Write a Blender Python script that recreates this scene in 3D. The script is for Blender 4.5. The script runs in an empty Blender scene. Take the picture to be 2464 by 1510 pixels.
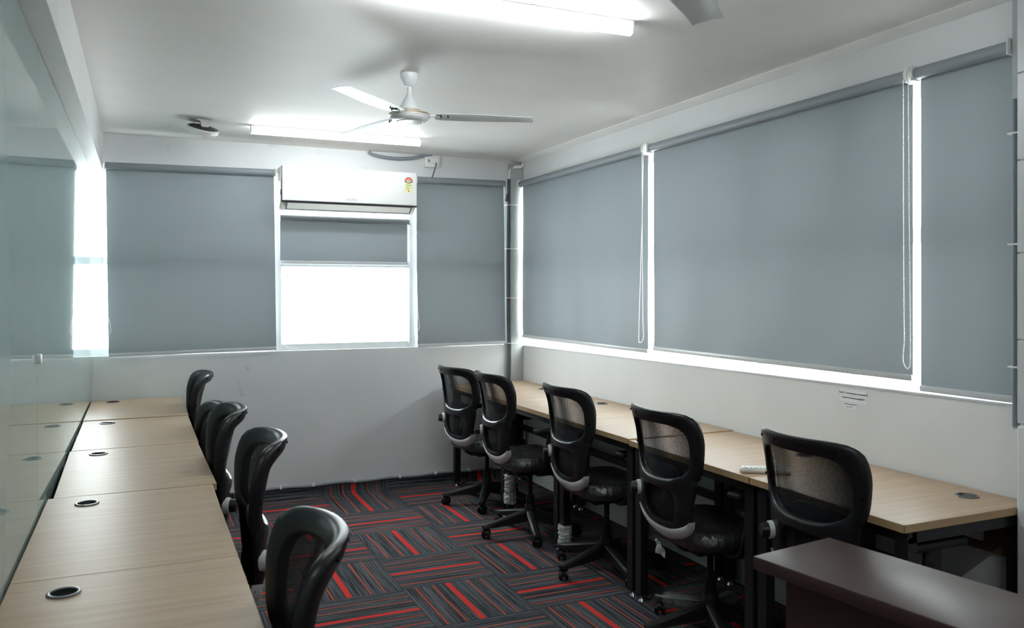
import bpy, bmesh, math, random
from mathutils import Vector, Matrix, Euler

random.seed(7)
R = math.radians
SC = bpy.context.scene
COL = SC.collection

# ------------------------------------------------------------------ camera
cam_d = bpy.data.cameras.new('camera')
cam = bpy.data.objects.new('camera', cam_d); COL.objects.link(cam)
cam_d.sensor_width = 36.0
cam_d.lens = 36.0 * 1988.56 / 2464.0
cam_d.shift_y = -(755.0 - 696.7) / 2464.0
cam.location = (0, 0, 1.4975)
cam.rotation_euler = (R(90), 0, -0.4206)
cam_d.clip_start = 0.02
cam_d.dof.use_dof = True
cam_d.dof.focus_distance = 4.2
cam_d.dof.aperture_fstop = 4.5
SC.camera = cam

# ------------------------------------------------------------------ world / exposure
world = bpy.data.worlds.new('overcast_sky'); SC.world = world
world.use_nodes = True
bg = world.node_tree.nodes['Background']
bg.inputs[0].default_value = (0.93, 0.97, 1.0, 1)
bg.inputs[1].default_value = 12.0
SC.view_settings.view_transform = 'Standard'
SC.view_settings.look = 'None'
SC.view_settings.gamma = 1.0
SC.view_settings.use_curve_mapping = False
SC.view_settings.exposure = 0.92
TUBE_STRENGTH = 38.0
SC.cycles.max_bounces = 9
SC.cycles.diffuse_bounces = 6
SC.cycles.glossy_bounces = 3
SC.cycles.transparent_max_bounces = 10

# ------------------------------------------------------------------ room dimensions
XG, XL, XR, YB, YF, ZC = -0.305, -0.32, 2.784, 6.06, -1.6, 2.53
ZD = 0.77

# ================================================================== materials
def mat_new(name):
    m = bpy.data.materials.new(name); m.use_nodes = True
    return m, m.node_tree.nodes, m.node_tree.links, m.node_tree.nodes['Principled BSDF']

def setp(b, **k):
    for n, v in k.items():
        b.inputs[n.replace('_', ' ')].default_value = v

def plain(name, col, rough=0.5, metal=0.0, spec=0.5, bump=None, coat=0.0, var=0.0, vscale=8.0):
    m, N, L, b = mat_new(name)
    c4 = (col[0], col[1], col[2], 1)
    b.inputs['Base Color'].default_value = c4
    setp(b, Roughness=rough, Metallic=metal)
    b.inputs['Specular IOR Level'].default_value = spec
    b.inputs['Coat Weight'].default_value = coat
    tc = N.new('ShaderNodeTexCoord')
    if var:
        nz = N.new('ShaderNodeTexNoise'); nz.inputs['Scale'].default_value = vscale; nz.inputs['Detail'].default_value = 5
        L.new(tc.outputs['Object'], nz.inputs['Vector'])
        mx = N.new('ShaderNodeMix'); mx.data_type = 'RGBA'
        mx.inputs['A'].default_value = tuple(max(0, c * (1 - var)) for c in col) + (1,)
        mx.inputs['B'].default_value = tuple(min(1, c * (1 + var)) for c in col) + (1,)
        L.new(nz.outputs['Fac'], mx.inputs['Factor']); L.new(mx.outputs['Result'], b.inputs['Base Color'])
    if bump:
        nz2 = N.new('ShaderNodeTexNoise'); nz2.inputs['Scale'].default_value = bump[0]; nz2.inputs['Detail'].default_value = 4
        L.new(tc.outputs['Object'], nz2.inputs['Vector'])
        bp = N.new('ShaderNodeBump'); bp.inputs['Strength'].default_value = bump[1]; bp.inputs['Distance'].default_value = bump[2]
        L.new(nz2.outputs['Fac'], bp.inputs['Height']); L.new(bp.outputs['Normal'], b.inputs['Normal'])
        if coat: L.new(bp.outputs['Normal'], b.inputs['Coat Normal']); b.inputs['Coat Roughness'].default_value = .12
    return m

def wall_paint(name, col, stain):
    m, N, L, b = mat_new(name)
    tc = N.new('ShaderNodeTexCoord')
    n1 = N.new('ShaderNodeTexNoise'); n1.inputs['Scale'].default_value = 2.2; n1.inputs['Detail'].default_value = 6
    n2 = N.new('ShaderNodeTexNoise'); n2.inputs['Scale'].default_value = 7.0; n2.inputs['Detail'].default_value = 3
    L.new(tc.outputs['Object'], n1.inputs['Vector']); L.new(tc.outputs['Object'], n2.inputs['Vector'])
    r1 = N.new('ShaderNodeValToRGB'); r1.color_ramp.elements[0].position = .35; r1.color_ramp.elements[1].position = .65
    r1.color_ramp.elements[0].color = tuple(c * .96 for c in col) + (1,); r1.color_ramp.elements[1].color = tuple(min(1, c * 1.02) for c in col) + (1,)
    L.new(n1.outputs['Fac'], r1.inputs['Fac'])
    r2 = N.new('ShaderNodeValToRGB'); r2.color_ramp.elements[0].position = .69; r2.color_ramp.elements[1].position = .76
    r2.color_ramp.elements[0].color = (0, 0, 0, 1); r2.color_ramp.elements[1].color = (stain, stain, stain, 1)
    L.new(n2.outputs['Fac'], r2.inputs['Fac'])
    mx = N.new('ShaderNodeMix'); mx.data_type = 'RGBA'
    L.new(r2.outputs['Color'], mx.inputs['Factor']); L.new(r1.outputs['Color'], mx.inputs['A'])
    mx.inputs['B'].default_value = tuple(c * .7 for c in col) + (1,)
    L.new(mx.outputs['Result'], b.inputs['Base Color'])
    setp(b, Roughness=.55)
    b.inputs['Specular IOR Level'].default_value = .3
    n3 = N.new('ShaderNodeTexNoise'); n3.inputs['Scale'].default_value = 30; n3.inputs['Detail'].default_value = 4
    L.new(tc.outputs['Object'], n3.inputs['Vector'])
    bp = N.new('ShaderNodeBump'); bp.inputs['Strength'].default_value = .12; bp.inputs['Distance'].default_value = .004
    L.new(n3.outputs['Fac'], bp.inputs['Height']); L.new(bp.outputs['Normal'], b.inputs['Normal'])
    return m

def laminate(name, a, bcol, rough):
    m, N, L, b = mat_new(name)
    tc = N.new('ShaderNodeTexCoord'); mp = N.new('ShaderNodeMapping')
    mp.inputs['Scale'].default_value = (1.5, 26, 26)
    L.new(tc.outputs['Object'], mp.inputs['Vector'])
    nz = N.new('ShaderNodeTexNoise'); nz.inputs['Scale'].default_value = 1.6; nz.inputs['Detail'].default_value = 7; nz.inputs['Distortion'].default_value = .4
    L.new(mp.outputs['Vector'], nz.inputs['Vector'])
    r = N.new('ShaderNodeValToRGB'); r.color_ramp.elements[0].position = .32; r.color_ramp.elements[1].position = .68
    r.color_ramp.elements[0].color = a + (1,); r.color_ramp.elements[1].color = bcol + (1,)
    L.new(nz.outputs['Fac'], r.inputs['Fac']); L.new(r.outputs['Color'], b.inputs['Base Color'])
    setp(b, Roughness=rough)
    bp = N.new('ShaderNodeBump'); bp.inputs['Strength'].default_value = .05; bp.inputs['Distance'].default_value = .001
    L.new(nz.outputs['Fac'], bp.inputs['Height']); L.new(bp.outputs['Normal'], b.inputs['Normal'])
    return m

def carpet(name):
    m, N, L, b = mat_new(name)
    uv = N.new('ShaderNodeUVMap'); sp = N.new('ShaderNodeSeparateXYZ')
    L.new(uv.outputs['UV'], sp.inputs['Vector'])
    oi = N.new('ShaderNodeObjectInfo')
    def math_(op, x, y=None):
        n = N.new('ShaderNodeMath'); n.operation = op
        for i, q in enumerate((x, y)):
            if q is None: continue
            if isinstance(q, (int, float)): n.inputs[i].default_value = q
            else: L.new(q, n.inputs[i])
        return n.outputs[0]
    # fine dark ribs running along the stripes
    cmb = N.new('ShaderNodeCombineXYZ')
    L.new(math_('MULTIPLY', sp.outputs['X'], 34.0), cmb.inputs['X'])
    L.new(math_('MULTIPLY', sp.outputs['Y'], 0.7), cmb.inputs['Y'])
    L.new(math_('MULTIPLY', oi.outputs['Random'], 37.0), cmb.inputs['Z'])
    rb = N.new('ShaderNodeTexNoise'); rb.inputs['Scale'].default_value = 1.4; rb.inputs['Detail'].default_value = 3; rb.inputs['Roughness'].default_value = .7
    L.new(cmb.outputs[0], rb.inputs['Vector'])
    r = N.new('ShaderNodeValToRGB'); e = r.color_ramp.elements
    e[0].position = .36; e[0].color = (.016, .017, .021, 1); e[1].position = .62; e[1].color = (.105, .112, .124, 1)
    L.new(rb.outputs['Fac'], r.inputs['Fac'])
    # loop-pile speckle
    cm2 = N.new('ShaderNodeCombineXYZ')
    L.new(math_('MULTIPLY', sp.outputs['X'], 190.0), cm2.inputs['X']); L.new(math_('MULTIPLY', sp.outputs['Y'], 60.0), cm2.inputs['Y'])
    L.new(oi.outputs['Random'], cm2.inputs['Z'])
    nz = N.new('ShaderNodeTexNoise'); nz.inputs['Scale'].default_value = 1.6; nz.inputs['Detail'].default_value = 2
    L.new(cm2.outputs[0], nz.inputs['Vector'])
    mul = N.new('ShaderNodeMix'); mul.data_type = 'RGBA'; mul.blend_type = 'MULTIPLY'; mul.inputs['Factor'].default_value = 1
    sc = N.new('ShaderNodeValToRGB'); sc.color_ramp.elements[0].position = .3; sc.color_ramp.elements[1].position = .72
    sc.color_ramp.elements[0].color = (.45, .45, .45, 1); sc.color_ramp.elements[1].color = (1.5, 1.5, 1.5, 1)
    L.new(nz.outputs['Fac'], sc.inputs['Fac']); L.new(r.outputs['Color'], mul.inputs['A']); L.new(sc.outputs['Color'], mul.inputs['B'])
    cur = mul.outputs['Result']
    def stripe(cur, centre, half, col):
        d = math_('ABSOLUTE', math_('SUBTRACT', sp.outputs['X'], centre))
        f = math_('LESS_THAN', d, half)
        mx = N.new('ShaderNodeMix'); mx.data_type = 'RGBA'
        L.new(f, mx.inputs['Factor']); L.new(cur, mx.inputs['A']); mx.inputs['B'].default_value = col + (1,)
        return mx.outputs['Result']
    for c_, h_, k_ in ((.12, .0075, (.55, .055, .02)), (.30, .0075, (.52, .06, .025)), (.675, .008, (.42, .07, .035)), (.815, .008, (.40, .075, .04))):
        cur = stripe(cur, c_, h_, k_)
    cur = stripe(cur, .46, .029, (.60, .035, .028))
    L.new(cur, b.inputs['Base Color'])
    setp(b, Roughness=.95); b.inputs['Specular IOR Level'].default_value = .12
    bp = N.new('ShaderNodeBump'); bp.inputs['Strength'].default_value = .6; bp.inputs['Distance'].default_value = .003
    L.new(nz.outputs['Fac'], bp.inputs['Height']); L.new(bp.outputs['Normal'], b.inputs['Normal'])
    return m

def mesh_fabric(name):
    m, N, L, b = mat_new(name)
    b.inputs['Base Color'].default_value = (.006, .0065, .008, 1); setp(b, Roughness=.7); b.inputs['Specular IOR Level'].default_value = .2
    uv = N.new('ShaderNodeUVMap'); sp = N.new('ShaderNodeSeparateXYZ'); L.new(uv.outputs['UV'], sp.inputs['Vector'])
    def wave(sock_a, sock_b, sgn):
        a = N.new('ShaderNodeMath'); a.operation = 'MULTIPLY_ADD'; a.inputs[1].default_value = sgn
        L.new(sock_b, a.inputs[0]); L.new(sock_a, a.inputs[2])
        k = N.new('ShaderNodeMath'); k.operation = 'MULTIPLY'; k.inputs[1].default_value = 2 * math.pi / .0042
        L.new(a.outputs[0], k.inputs[0])
        s = N.new('ShaderNodeMath'); s.operation = 'SINE'; L.new(k.outputs[0], s.inputs[0])
        return s.outputs[0]
    p = N.new('ShaderNodeMath'); p.operation = 'ADD'
    L.new(wave(sp.outputs['X'], sp.outputs['Y'], .58), p.inputs[0]); L.new(wave(sp.outputs['X'], sp.outputs['Y'], -.58), p.inputs[1])
    g = N.new('ShaderNodeMath'); g.operation = 'GREATER_THAN'; g.inputs[1].default_value = .35
    L.new(p.outputs[0], g.inputs[0])
    tr = N.new('ShaderNodeBsdfTransparent'); mx = N.new('ShaderNodeMixShader')
    L.new(g.outputs[0], mx.inputs[0]); L.new(b.outputs[0], mx.inputs[1]); L.new(tr.outputs[0], mx.inputs[2])
    L.new(mx.outputs[0], N['Material Output'].inputs['Surface'])
    return m

def pane_mat(name):
    m, N, L, b = mat_new(name)
    N.remove(b)
    tr = N.new('ShaderNodeBsdfTransparent'); tr.inputs[0].default_value = (.93, .96, .95, 1)
    gl = N.new('ShaderNodeBsdfGlossy'); gl.inputs['Roughness'].default_value = .01
    lw = N.new('ShaderNodeLayerWeight'); pw = N.new('ShaderNodeMath'); pw.operation = 'POWER'; pw.inputs[1].default_value = 5
    L.new(lw.outputs['Facing'], pw.inputs[0])
    fr = N.new('ShaderNodeMath'); fr.operation = 'MULTIPLY_ADD'; fr.inputs[1].default_value = .8; fr.inputs[2].default_value = .03
    L.new(pw.outputs[0], fr.inputs[0])
    mx = N.new('ShaderNodeMixShader'); L.new(fr.outputs[0], mx.inputs[0]); L.new(tr.outputs[0], mx.inputs[1]); L.new(gl.outputs[0], mx.inputs[2])
    L.new(mx.outputs[0], N['Material Output'].inputs['Surface'])
    return m

def blind_mat(name, col, trans):
    m, N, L, b = mat_new(name)
    tc = N.new('ShaderNodeTexCoord')
    nz = N.new('ShaderNodeTexNoise'); nz.inputs['Scale'].default_value = 500; nz.inputs['Detail'].default_value = 2
    L.new(tc.outputs['Object'], nz.inputs['Vector'])
    mx = N.new('ShaderNodeMix'); mx.data_type = 'RGBA'
    mx.inputs['A'].default_value = tuple(c * .92 for c in col) + (1,); mx.inputs['B'].default_value = tuple(c * 1.08 for c in col) + (1,)
    L.new(nz.outputs['Fac'], mx.inputs['Factor']); L.new(mx.outputs['Result'], b.inputs['Base Color'])
    setp(b, Roughness=.55); b.inputs['Specular IOR Level'].default_value = .3
    b.inputs['Sheen Weight'].default_value = .1
    t = N.new('ShaderNodeBsdfTranslucent'); t.inputs[0].default_value = (.8, .84, .86, 1)
    ms = N.new('ShaderNodeMixShader'); ms.inputs[0].default_value = trans
    L.new(b.outputs[0], ms.inputs[1]); L.new(t.outputs[0], ms.inputs[2]); L.new(ms.outputs[0], N['Material Output'].inputs['Surface'])
    return m

def emit(name, col, s):
    m, N, L, b = mat_new(name)
    b.inputs['Emission Color'].default_value = col + (1,); b.inputs['Emission Strength'].default_value = s
    b.inputs['Base Color'].default_value = (.8, .8, .8, 1)
    return m

M = {
    'wall': wall_paint('white_wall_paint', (.70, .715, .72), .55),
    'wall_clean': wall_paint('clean_wall_paint', (.74, .745, .74), .12),
    'ceiling': wall_paint('ceiling_paint', (.74, .72, .70), .05),
    'glass_board': plain('green_tinted_glass', (.27, .375, .36), .035, 0, .5, var=.06, vscale=1.1),
    'carpet': carpet('striped_carpet'),
    'subfloor': plain('dark_subfloor', (.02, .02, .022), .9, var=.2),
    'frame': plain('white_aluminium', (.58, .595, .60), .35, var=.03),
    'pane': pane_mat('window_glass'),
    'blind': blind_mat('grey_blind_fabric', (.235, .268, .293), .007),
    'blind_tube': plain('grey_blind_roll', (.255, .285, .31), .5, var=.04, vscale=40),
    'bar': plain('pale_bottom_bar', (.55, .57, .59), .4, var=.03),
    'plastic_white': plain('white_plastic', (.80, .80, .78), .35, var=.02),
    'bead': plain('bead_chain_white', (.78, .78, .76), .4, var=.03),
    'ac': plain('air_conditioner_white', (.84, .85, .84), .22, var=.015),
    'ac_beige': plain('air_conditioner_cream', (.78, .75, .70), .35, var=.02),
    'ac_dark': plain('air_conditioner_dark_edge', (.045, .04, .05), .35, var=.1),
    'laminate': laminate('beech_laminate', (.385, .27, .172), (.47, .34, .23), .42),
    'edge': plain('beech_edge_band', (.42, .285, .15), .4, var=.08, vscale=30),
    'black_metal': plain('black_powder_coat', (.007, .007, .008), .45, var=.2, vscale=30),
    'chrome': plain('chrome', (.75, .75, .76), .15, 1.0, var=.03),
    'black_plastic': plain('black_plastic', (.0075, .008, .0095), .36, spec=.4, bump=(900, .15, .0004)),
    'arm_plastic': plain('matte_black_plastic', (.007, .007, .008), .5, spec=.35, bump=(700, .1, .0004)),
    'grey_trim': plain('light_grey_plastic', (.52, .53, .54), .4, var=.03),
    'seat': plain('wrapped_black_fabric', (.011, .012, .014), .5, bump=(26, 1.0, .014), coat=.8),
    'pad': plain('lumbar_pad_rubber', (.02, .021, .023), .45, var=.1),
    'wrap': plain('crumpled_plastic_film', (.55, .57, .58), .2, bump=(60, 1, .01), spec=.9),
    'film': plain('clear_plastic_film', (.42, .44, .45), .15, bump=(70, 1, .01), spec=.9),
    'mesh': mesh_fabric('black_mesh_fabric'),
    'hole': plain('dark_grommet_opening', (.005, .005, .006), .9, spec=.05, var=.1),
    'grommet': plain('grommet_ring', (.11, .11, .115), .25, var=.1),
    'brown': plain('dark_wenge_laminate', (.048, .026, .022), .40, var=.14, vscale=3),
    'fan': plain('fan_white_enamel', (.72, .74, .74), .28, var=.02),
    'fan_blade': plain('fan_blade_grey_white', (.58, .60, .60), .35, var=.03),
    'brass': plain('fan_trim_band', (.45, .33, .22), .35, .6, var=.05),
    'tube': emit('led_tube_light', (.93, .985, 1.0), TUBE_STRENGTH),
    'tube_dim': emit('led_tube_light_dimmed', (.93, .985, 1.0), TUBE_STRENGTH * .52),  # same tube turned down to keep the back wall from overexposing
    'conduit': plain('grey_flexible_conduit', (.23, .26, .29), .5, var=.08, vscale=50),
    'dark_conduit': plain('dark_grey_insulated_pipe', (.09, .11, .12), .55, var=.1, vscale=30),
    'duct': plain('grey_trunking', (.42, .44, .44), .45, var=.03),
    'wood': plain('brown_plywood', (.20, .12, .065), .6, var=.25, vscale=9),
    'black': plain('black_ink', (.02, .02, .025), .6, var=.1),
    'ink_grey': plain('grey_print', (.32, .33, .34), .4, var=.05),
    'ink_blue': plain('blue_grey_ink', (.22, .24, .34), .7, var=.05),
    'paper': plain('white_paper', (.80, .81, .84), .7, var=.02),
    'sticker_yellow': plain('sticker_yellow', (.84, .80, .42), .5, var=.03),
    'sticker_red': plain('sticker_red', (.62, .07, .06), .5, var=.03),
    'sticker_gold': plain('sticker_gold', (.85, .60, .18), .5, var=.03),
    'sticker_green': plain('sticker_green', (.18, .42, .26), .5, var=.05),
    'remote_side': plain('remote_cream', (.72, .69, .62), .35, var=.02),
    'remote_grey': plain('remote_light_grey', (.60, .66, .64), .35, var=.02),
}

M['film'].node_tree.nodes['Principled BSDF'].inputs['Alpha'].default_value = .22

# ================================================================== geometry helpers
class MB:
    def __init__(s): s.bm = bmesh.new()
    def box(s, lo, hi, bev=0.0, seg=2, mtx=None):
        lo, hi = Vector(lo), Vector(hi)
        c, d = (lo + hi) / 2, hi - lo
        t = bmesh.new(); bmesh.ops.create_cube(t, size=1)
        bmesh.ops.scale(t, vec=d, verts=t.verts)
        if bev > 0:
            bmesh.ops.bevel(t, geom=list(t.edges) , offset=bev, segments=seg, profile=.5, affect='EDGES')
        bmesh.ops.translate(t, vec=c, verts=t.verts)
        if mtx is not None: bmesh.ops.transform(t, matrix=mtx, verts=t.verts)
        s._add(t); return s
    def _add(s, t):
        me = bpy.data.meshes.new('tmp'); t.to_mesh(me); t.free(); s.bm.from_mesh(me); bpy.data.meshes.remove(me)
    def cyl(s, p0, p1, r0, r1=None, seg=20, bev=0):
        r1 = r0 if r1 is None else r1
        p0, p1 = Vector(p0), Vector(p1); d = p1 - p0
        t = bmesh.new()
        bmesh.ops.create_cone(t, cap_ends=True, segments=seg, radius1=r0, radius2=r1, depth=d.length)
        if bev:
            es = [e for e in t.edges if abs(e.verts[0].co.z - e.verts[1].co.z) < 1e-6]
            bmesh.ops.bevel(t, geom=es, offset=bev, segments=2, affect='EDGES')
        q = Vector((0, 0, 1)).rotation_difference(d.normalized()).to_matrix().to_4x4()
        bmesh.ops.transform(t, matrix=Matrix.Translation((p0 + p1) / 2) @ q, verts=t.verts)
        s._add(t); return s
    def tube(s, pts, r, seg=8, closed=False):
        pts = [Vector(p) for p in pts]; n = len(pts); rings = []
        up = Vector((0, 0, 1)); prev = None
        for i, p in enumerate(pts):
            if closed: tg = pts[(i + 1) % n] - pts[i - 1]
            else: tg = pts[min(i + 1, n - 1)] - pts[max(i - 1, 0)]
            tg.normalize()
            a = tg.cross(up) if abs(tg.dot(up)) < .95 else tg.cross(Vector((1, 0, 0)))
            if prev is not None:
                a = prev - tg * prev.dot(tg)
            a.normalize(); prev = a; b = tg.cross(a)
            rr = r[i] if isinstance(r, (list, tuple)) else r
            rings.append([s.bm.verts.new(p + (a * math.cos(2 * math.pi * k / seg) + b * math.sin(2 * math.pi * k / seg)) * rr) for k in range(seg)])
        m = n if closed else n - 1
        for i in range(m):
            A, B = rings[i], rings[(i + 1) % n]
            for k in range(seg):
                s.bm.faces.new((A[k], A[(k + 1) % seg], B[(k + 1) % seg], B[k]))
        if not closed:
            s.bm.faces.new(list(reversed(rings[0]))); s.bm.faces.new(rings[-1])
        return s
    def lathe(s, prof, seg=32, c=(0, 0, 0)):
        c = Vector(c); rings = []
        for r_, z in prof:
            if r_ < 1e-6: rings.append([s.bm.verts.new(c + Vector((0, 0, z)))])
            else: rings.append([s.bm.verts.new(c + Vector((r_ * math.cos(2 * math.pi * k / seg), r_ * math.sin(2 * math.pi * k / seg), z))) for k in range(seg)])
        for A, B in zip(rings, rings[1:]):
            for k in range(seg):
                k2 = (k + 1) % seg
                if len(A) == 1 and len(B) == 1: continue
                if len(A) == 1: s.bm.faces.new((A[0], B[k], B[k2]))
                elif len(B) == 1: s.bm.faces.new((A[k], A[k2], B[0]))
                else: s.bm.faces.new((A[k], A[k2], B[k2], B[k]))
        return s
    def prism(s, poly, lo, hi, axis='x'):
        # poly of 2D points extruded along an axis; (y,z) for x, (x,z) for y, (x,y) for z
        def P(p, t):
            return {'x': (t, p[0], p[1]), 'y': (p[0], t, p[1]), 'z': (p[0], p[1], t)}[axis]
        A = [s.bm.verts.new(P(p, lo)) for p in poly]; B = [s.bm.verts.new(P(p, hi)) for p in poly]
        n = len(poly)
        s.bm.faces.new(A); s.bm.faces.new(list(reversed(B)))
        for i in range(n): s.bm.faces.new((A[i], B[i], B[(i + 1) % n], A[(i + 1) % n]))
        return s
    def ball(s, c, r, sc=(1, 1, 1), u=14, v=9):
        t = bmesh.new(); bmesh.ops.create_uvsphere(t, u_segments=u, v_segments=v, radius=r)
        bmesh.ops.scale(t, vec=sc, verts=t.verts); bmesh.ops.translate(t, vec=c, verts=t.verts); s._add(t); return s
    def build(s, name, mat, parent=None, smooth=True, loc=None, rot=None, angle=38):
        bmesh.ops.recalc_face_normals(s.bm, faces=s.bm.faces)
        me = bpy.data.meshes.new(name); s.bm.to_mesh(me); s.bm.free()
        me.materials.append(M[mat] if isinstance(mat, str) else mat)
        if smooth:
            for p in me.polygons: p.use_smooth = True
            try: me.set_sharp_from_angle(angle=R(angle))
            except Exception: pass
        o = bpy.data.objects.new(name, me); COL.objects.link(o)
        if parent is not None: o.parent = parent
        if loc is not None: o.location = loc
        if rot is not None: o.rotation_euler = rot
        return o

def tag(o, label, cat, group=None, kind=None):
    o['label'] = label; o['category'] = cat
    if group: o['group'] = group
    if kind: o['kind'] = kind
    return o

def thing(name, label, cat, loc=(0, 0, 0), rot=(0, 0, 0), group=None):
    o = bpy.data.objects.new(name, None); COL.objects.link(o)
    o.empty_display_size = .1
    o.location = loc; o.rotation_euler = rot
    return tag(o, label, cat, group)

def copy_tree(o, parent=None):
    c = o.copy(); COL.objects.link(c)
    if parent is not None: c.parent = parent
    for ch in list(o.children): copy_tree(ch, c)
    return c

def struct(o, label, cat):
    o['kind'] = 'structure'; o['label'] = label; o['category'] = cat
    return o

def catmull(pts, n=6, closed=False):
    out = []; k = len(pts)
    rng = range(k) if closed else range(k - 1)
    for i in rng:
        p = [Vector(pts[(i + j) % k] if closed else pts[min(max(i + j, 0), k - 1)]) for j in (-1, 0, 1, 2)]
        for q in range(n):
            t = q / n
            out.append(.5 * ((2 * p[1]) + (-p[0] + p[2]) * t + (2 * p[0] - 5 * p[1] + 4 * p[2] - p[3]) * t * t + (-p[0] + 3 * p[1] - 3 * p[2] + p[3]) * t ** 3))
    if not closed: out.append(Vector(pts[-1]))
    return out

DG = None
def text(name, s, size, mat, parent, mtx, align='CENTER', shear=0.0):
    cu = bpy.data.curves.new(name, 'FONT'); cu.body = s; cu.size = size; cu.align_x = align; cu.align_y = 'CENTER'
    cu.extrude = .0004; cu.resolution_u = 2; cu.shear = shear
    t = bpy.data.objects.new(name + '_tmp', cu); COL.objects.link(t)
    dg = bpy.context.evaluated_depsgraph_get()
    me = bpy.data.meshes.new_from_object(t.evaluated_get(dg))
    bpy.data.objects.remove(t); bpy.data.curves.remove(cu)
    me.materials.clear(); me.materials.append(M[mat])
    o = bpy.data.objects.new(name, me); COL.objects.link(o)
    o.parent = parent; o.matrix_local = mtx
    return o

FACE_MY = Matrix.Rotation(R(90), 4, 'X')                                   # text facing -Y, reading along +X
FACE_MX = Matrix.Rotation(R(-90), 4, 'Z') @ Matrix.Rotation(R(90), 4, 'X')  # text facing -X, reading along -Y

# ================================================================== structure
# floor slab and carpet tiles
fl = MB().box((XL - .2, YF - .15, -.12), (XR + .2, YB + .15, -.006)).build('floor', 'subfloor', smooth=False)
struct(fl, 'dark carpeted floor of the narrow office laid with striped carpet tiles', 'floor')

def tile_mesh(x0, x1, path, along_x, frac):
    """top surface follows path [(y,z)], edges folded down 6 mm; stripe coordinate goes to UV.x"""
    e = .0012
    me = bpy.data.meshes.new('carpet_tile')
    vs, fs, uvs = [], [], []
    arc = [0]
    for a, b in zip(path, path[1:]): arc.append(arc[-1] + math.hypot(b[0] - a[0], b[1] - a[1]))
    def uvof(fx, fa):
        return (fx, fa) if along_x else (fa, fx)
    fx0, fx1, fy0, fy1 = frac
    tot = arc[-1]
    n = len(path)
    rows = []
    for i, (y, z) in enumerate(path):
        fa = fy0 + (fy1 - fy0) * arc[i] / tot
        yy = y + (e if i == 0 else 0) - (e if i == n - 1 and abs(z) < 1e-4 else 0)
        rows.append((len(vs), fa))
        if i + 1 < n: dy, dz = path[i + 1][0] - y, path[i + 1][1] - z
        else: dy, dz = y - path[i - 1][0], z - path[i - 1][1]
        l = math.hypot(dy, dz); ny, nz = dz / l * .006, -dy / l * .006
        for x, f in ((x0, fx0), (x0 + e, fx0), (x1 - e, fx1), (x1, fx1)):
            low = x in (x0, x1)
            vs.append((x, yy + (ny if low else 0), z + (nz if low else 0))); uvs.append(uvof(f, fa))
    for i in range(n - 1):
        a, b = rows[i][0], rows[i + 1][0]
        for k in range(3): fs.append((a + k, a + k + 1, b + k + 1, b + k))
    # end skirts
    for i, first in ((0, True), (n - 1, False)):
        a = rows[i][0]; y, z = path[i]; s = len(vs)
        if abs(z) > 1e-4: continue
        vs.append((x0, y, z - .006)); vs.append((x1, y, z - .006)); uvs += [uvs[a], uvs[a + 3]]
        fs.append((s, s + 1, a + 2, a + 1) if first else (s + 1, s, a + 1, a + 2))
    me.from_pydata(vs, [], fs)
    ul = me.uv_layers.new(name='UVMap')
    for lp in me.loops: ul.data[lp.index].uv = uvs[lp.vertex_index]
    me.materials.append(M['carpet'])
    return me

TX0, TY0, TS = 1.1919, 3.4939, .5
cache = {}
for i in range(-4, 4):
    for j in range(-11, 6):
        x0, x1 = TX0 + i * TS, TX0 + (i + 1) * TS
        y0, y1 = TY0 + j * TS, TY0 + (j + 1) * TS
        cx0, cx1 = max(x0, XL), min(x1, XR)
        cy0 = max(y0, YF)
        if cx1 - cx0 < .02: continue
        fold = j == 4
        if j >= 5: continue
        along = (i + j) % 2 == 0
        if fold:
            path = [(0, 0), (.2, 0), (YB - y0 - .06, 0), (YB - y0 - .03, .004), (YB - y0 - .014, .018), (YB - y0 - .007, .045), (YB - y0 - .006, .075)]
        else:
            path = [(cy0 - y0, 0), (TS, 0)]
            if cy0 >= y1 - .02: continue
        key = (along, round(cx0 - x0, 4), round(cx1 - x0, 4), round(cy0 - y0, 4), fold)
        if key not in cache:
            cache[key] = tile_mesh(cx0 - x0, cx1 - x0, path, along, ((cx0 - x0) / TS, (cx1 - x0) / TS, 0 if fold else (cy0 - y0) / TS, 1))
        o = bpy.data.objects.new('carpet_tile', cache[key]); COL.objects.link(o)
        o.location = (x0, y0, 0); o.parent = fl

cl = MB().box((XL - .2, YF - .15, ZC), (XR + .2, YB + .15, ZC + .12)).build('ceiling', 'ceiling', smooth=False)
struct(cl, 'plain white painted ceiling above the desks', 'ceiling')

SILL_B, HEAD = 1.06, 2.325
wb = MB()
wb.box((XL - .2, YB, -.1), (XR + .25, YB + .16, SILL_B)).box((XL - .2, YB, HEAD), (XR + .25, YB + .16, ZC + .05))
wb.box((2.64, YB, SILL_B), (XR + .25, YB + .16, HEAD)).box((XL - .2, YB, SILL_B), (XL, YB + .16, HEAD))
wb = wb.build('wall_back', 'wall', smooth=False)
struct(wb, 'white back wall with scuff marks below a wide window opening', 'wall')

# right wall: sill height rises a little towards the pillar, as in the photograph
wr = MB()
def sillz(y): return 1.045 + (6.06 - y) / (6.06 - 1.9) * .045
p0, p1 = 1.90, 6.06
vs = [(XR, p0), (XR + .16, p0), (XR + .16, p1), (XR, p1)]
A = [wr.bm.verts.new((x, y, -.1)) for x, y in vs]; Bv = [wr.bm.verts.new((x, y, sillz(y))) for x, y in vs]
wr.bm.faces.new(A); wr.bm.faces.new(Bv[::-1])
for k in range(4): wr.bm.faces.new((A[k], Bv[k], Bv[(k + 1) % 4], A[(k + 1) % 4]))
wr.box((XR, YF - .15, HEAD + .005), (XR + .16, YB, ZC + .05)).box((XR, YF - .15, -.1), (XR + .16, 1.90, HEAD + .005))
wr = wr.build('wall_right', 'wall_clean', smooth=False)
struct(wr, 'white window-side wall with a long sill above the desks', 'wall')

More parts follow.
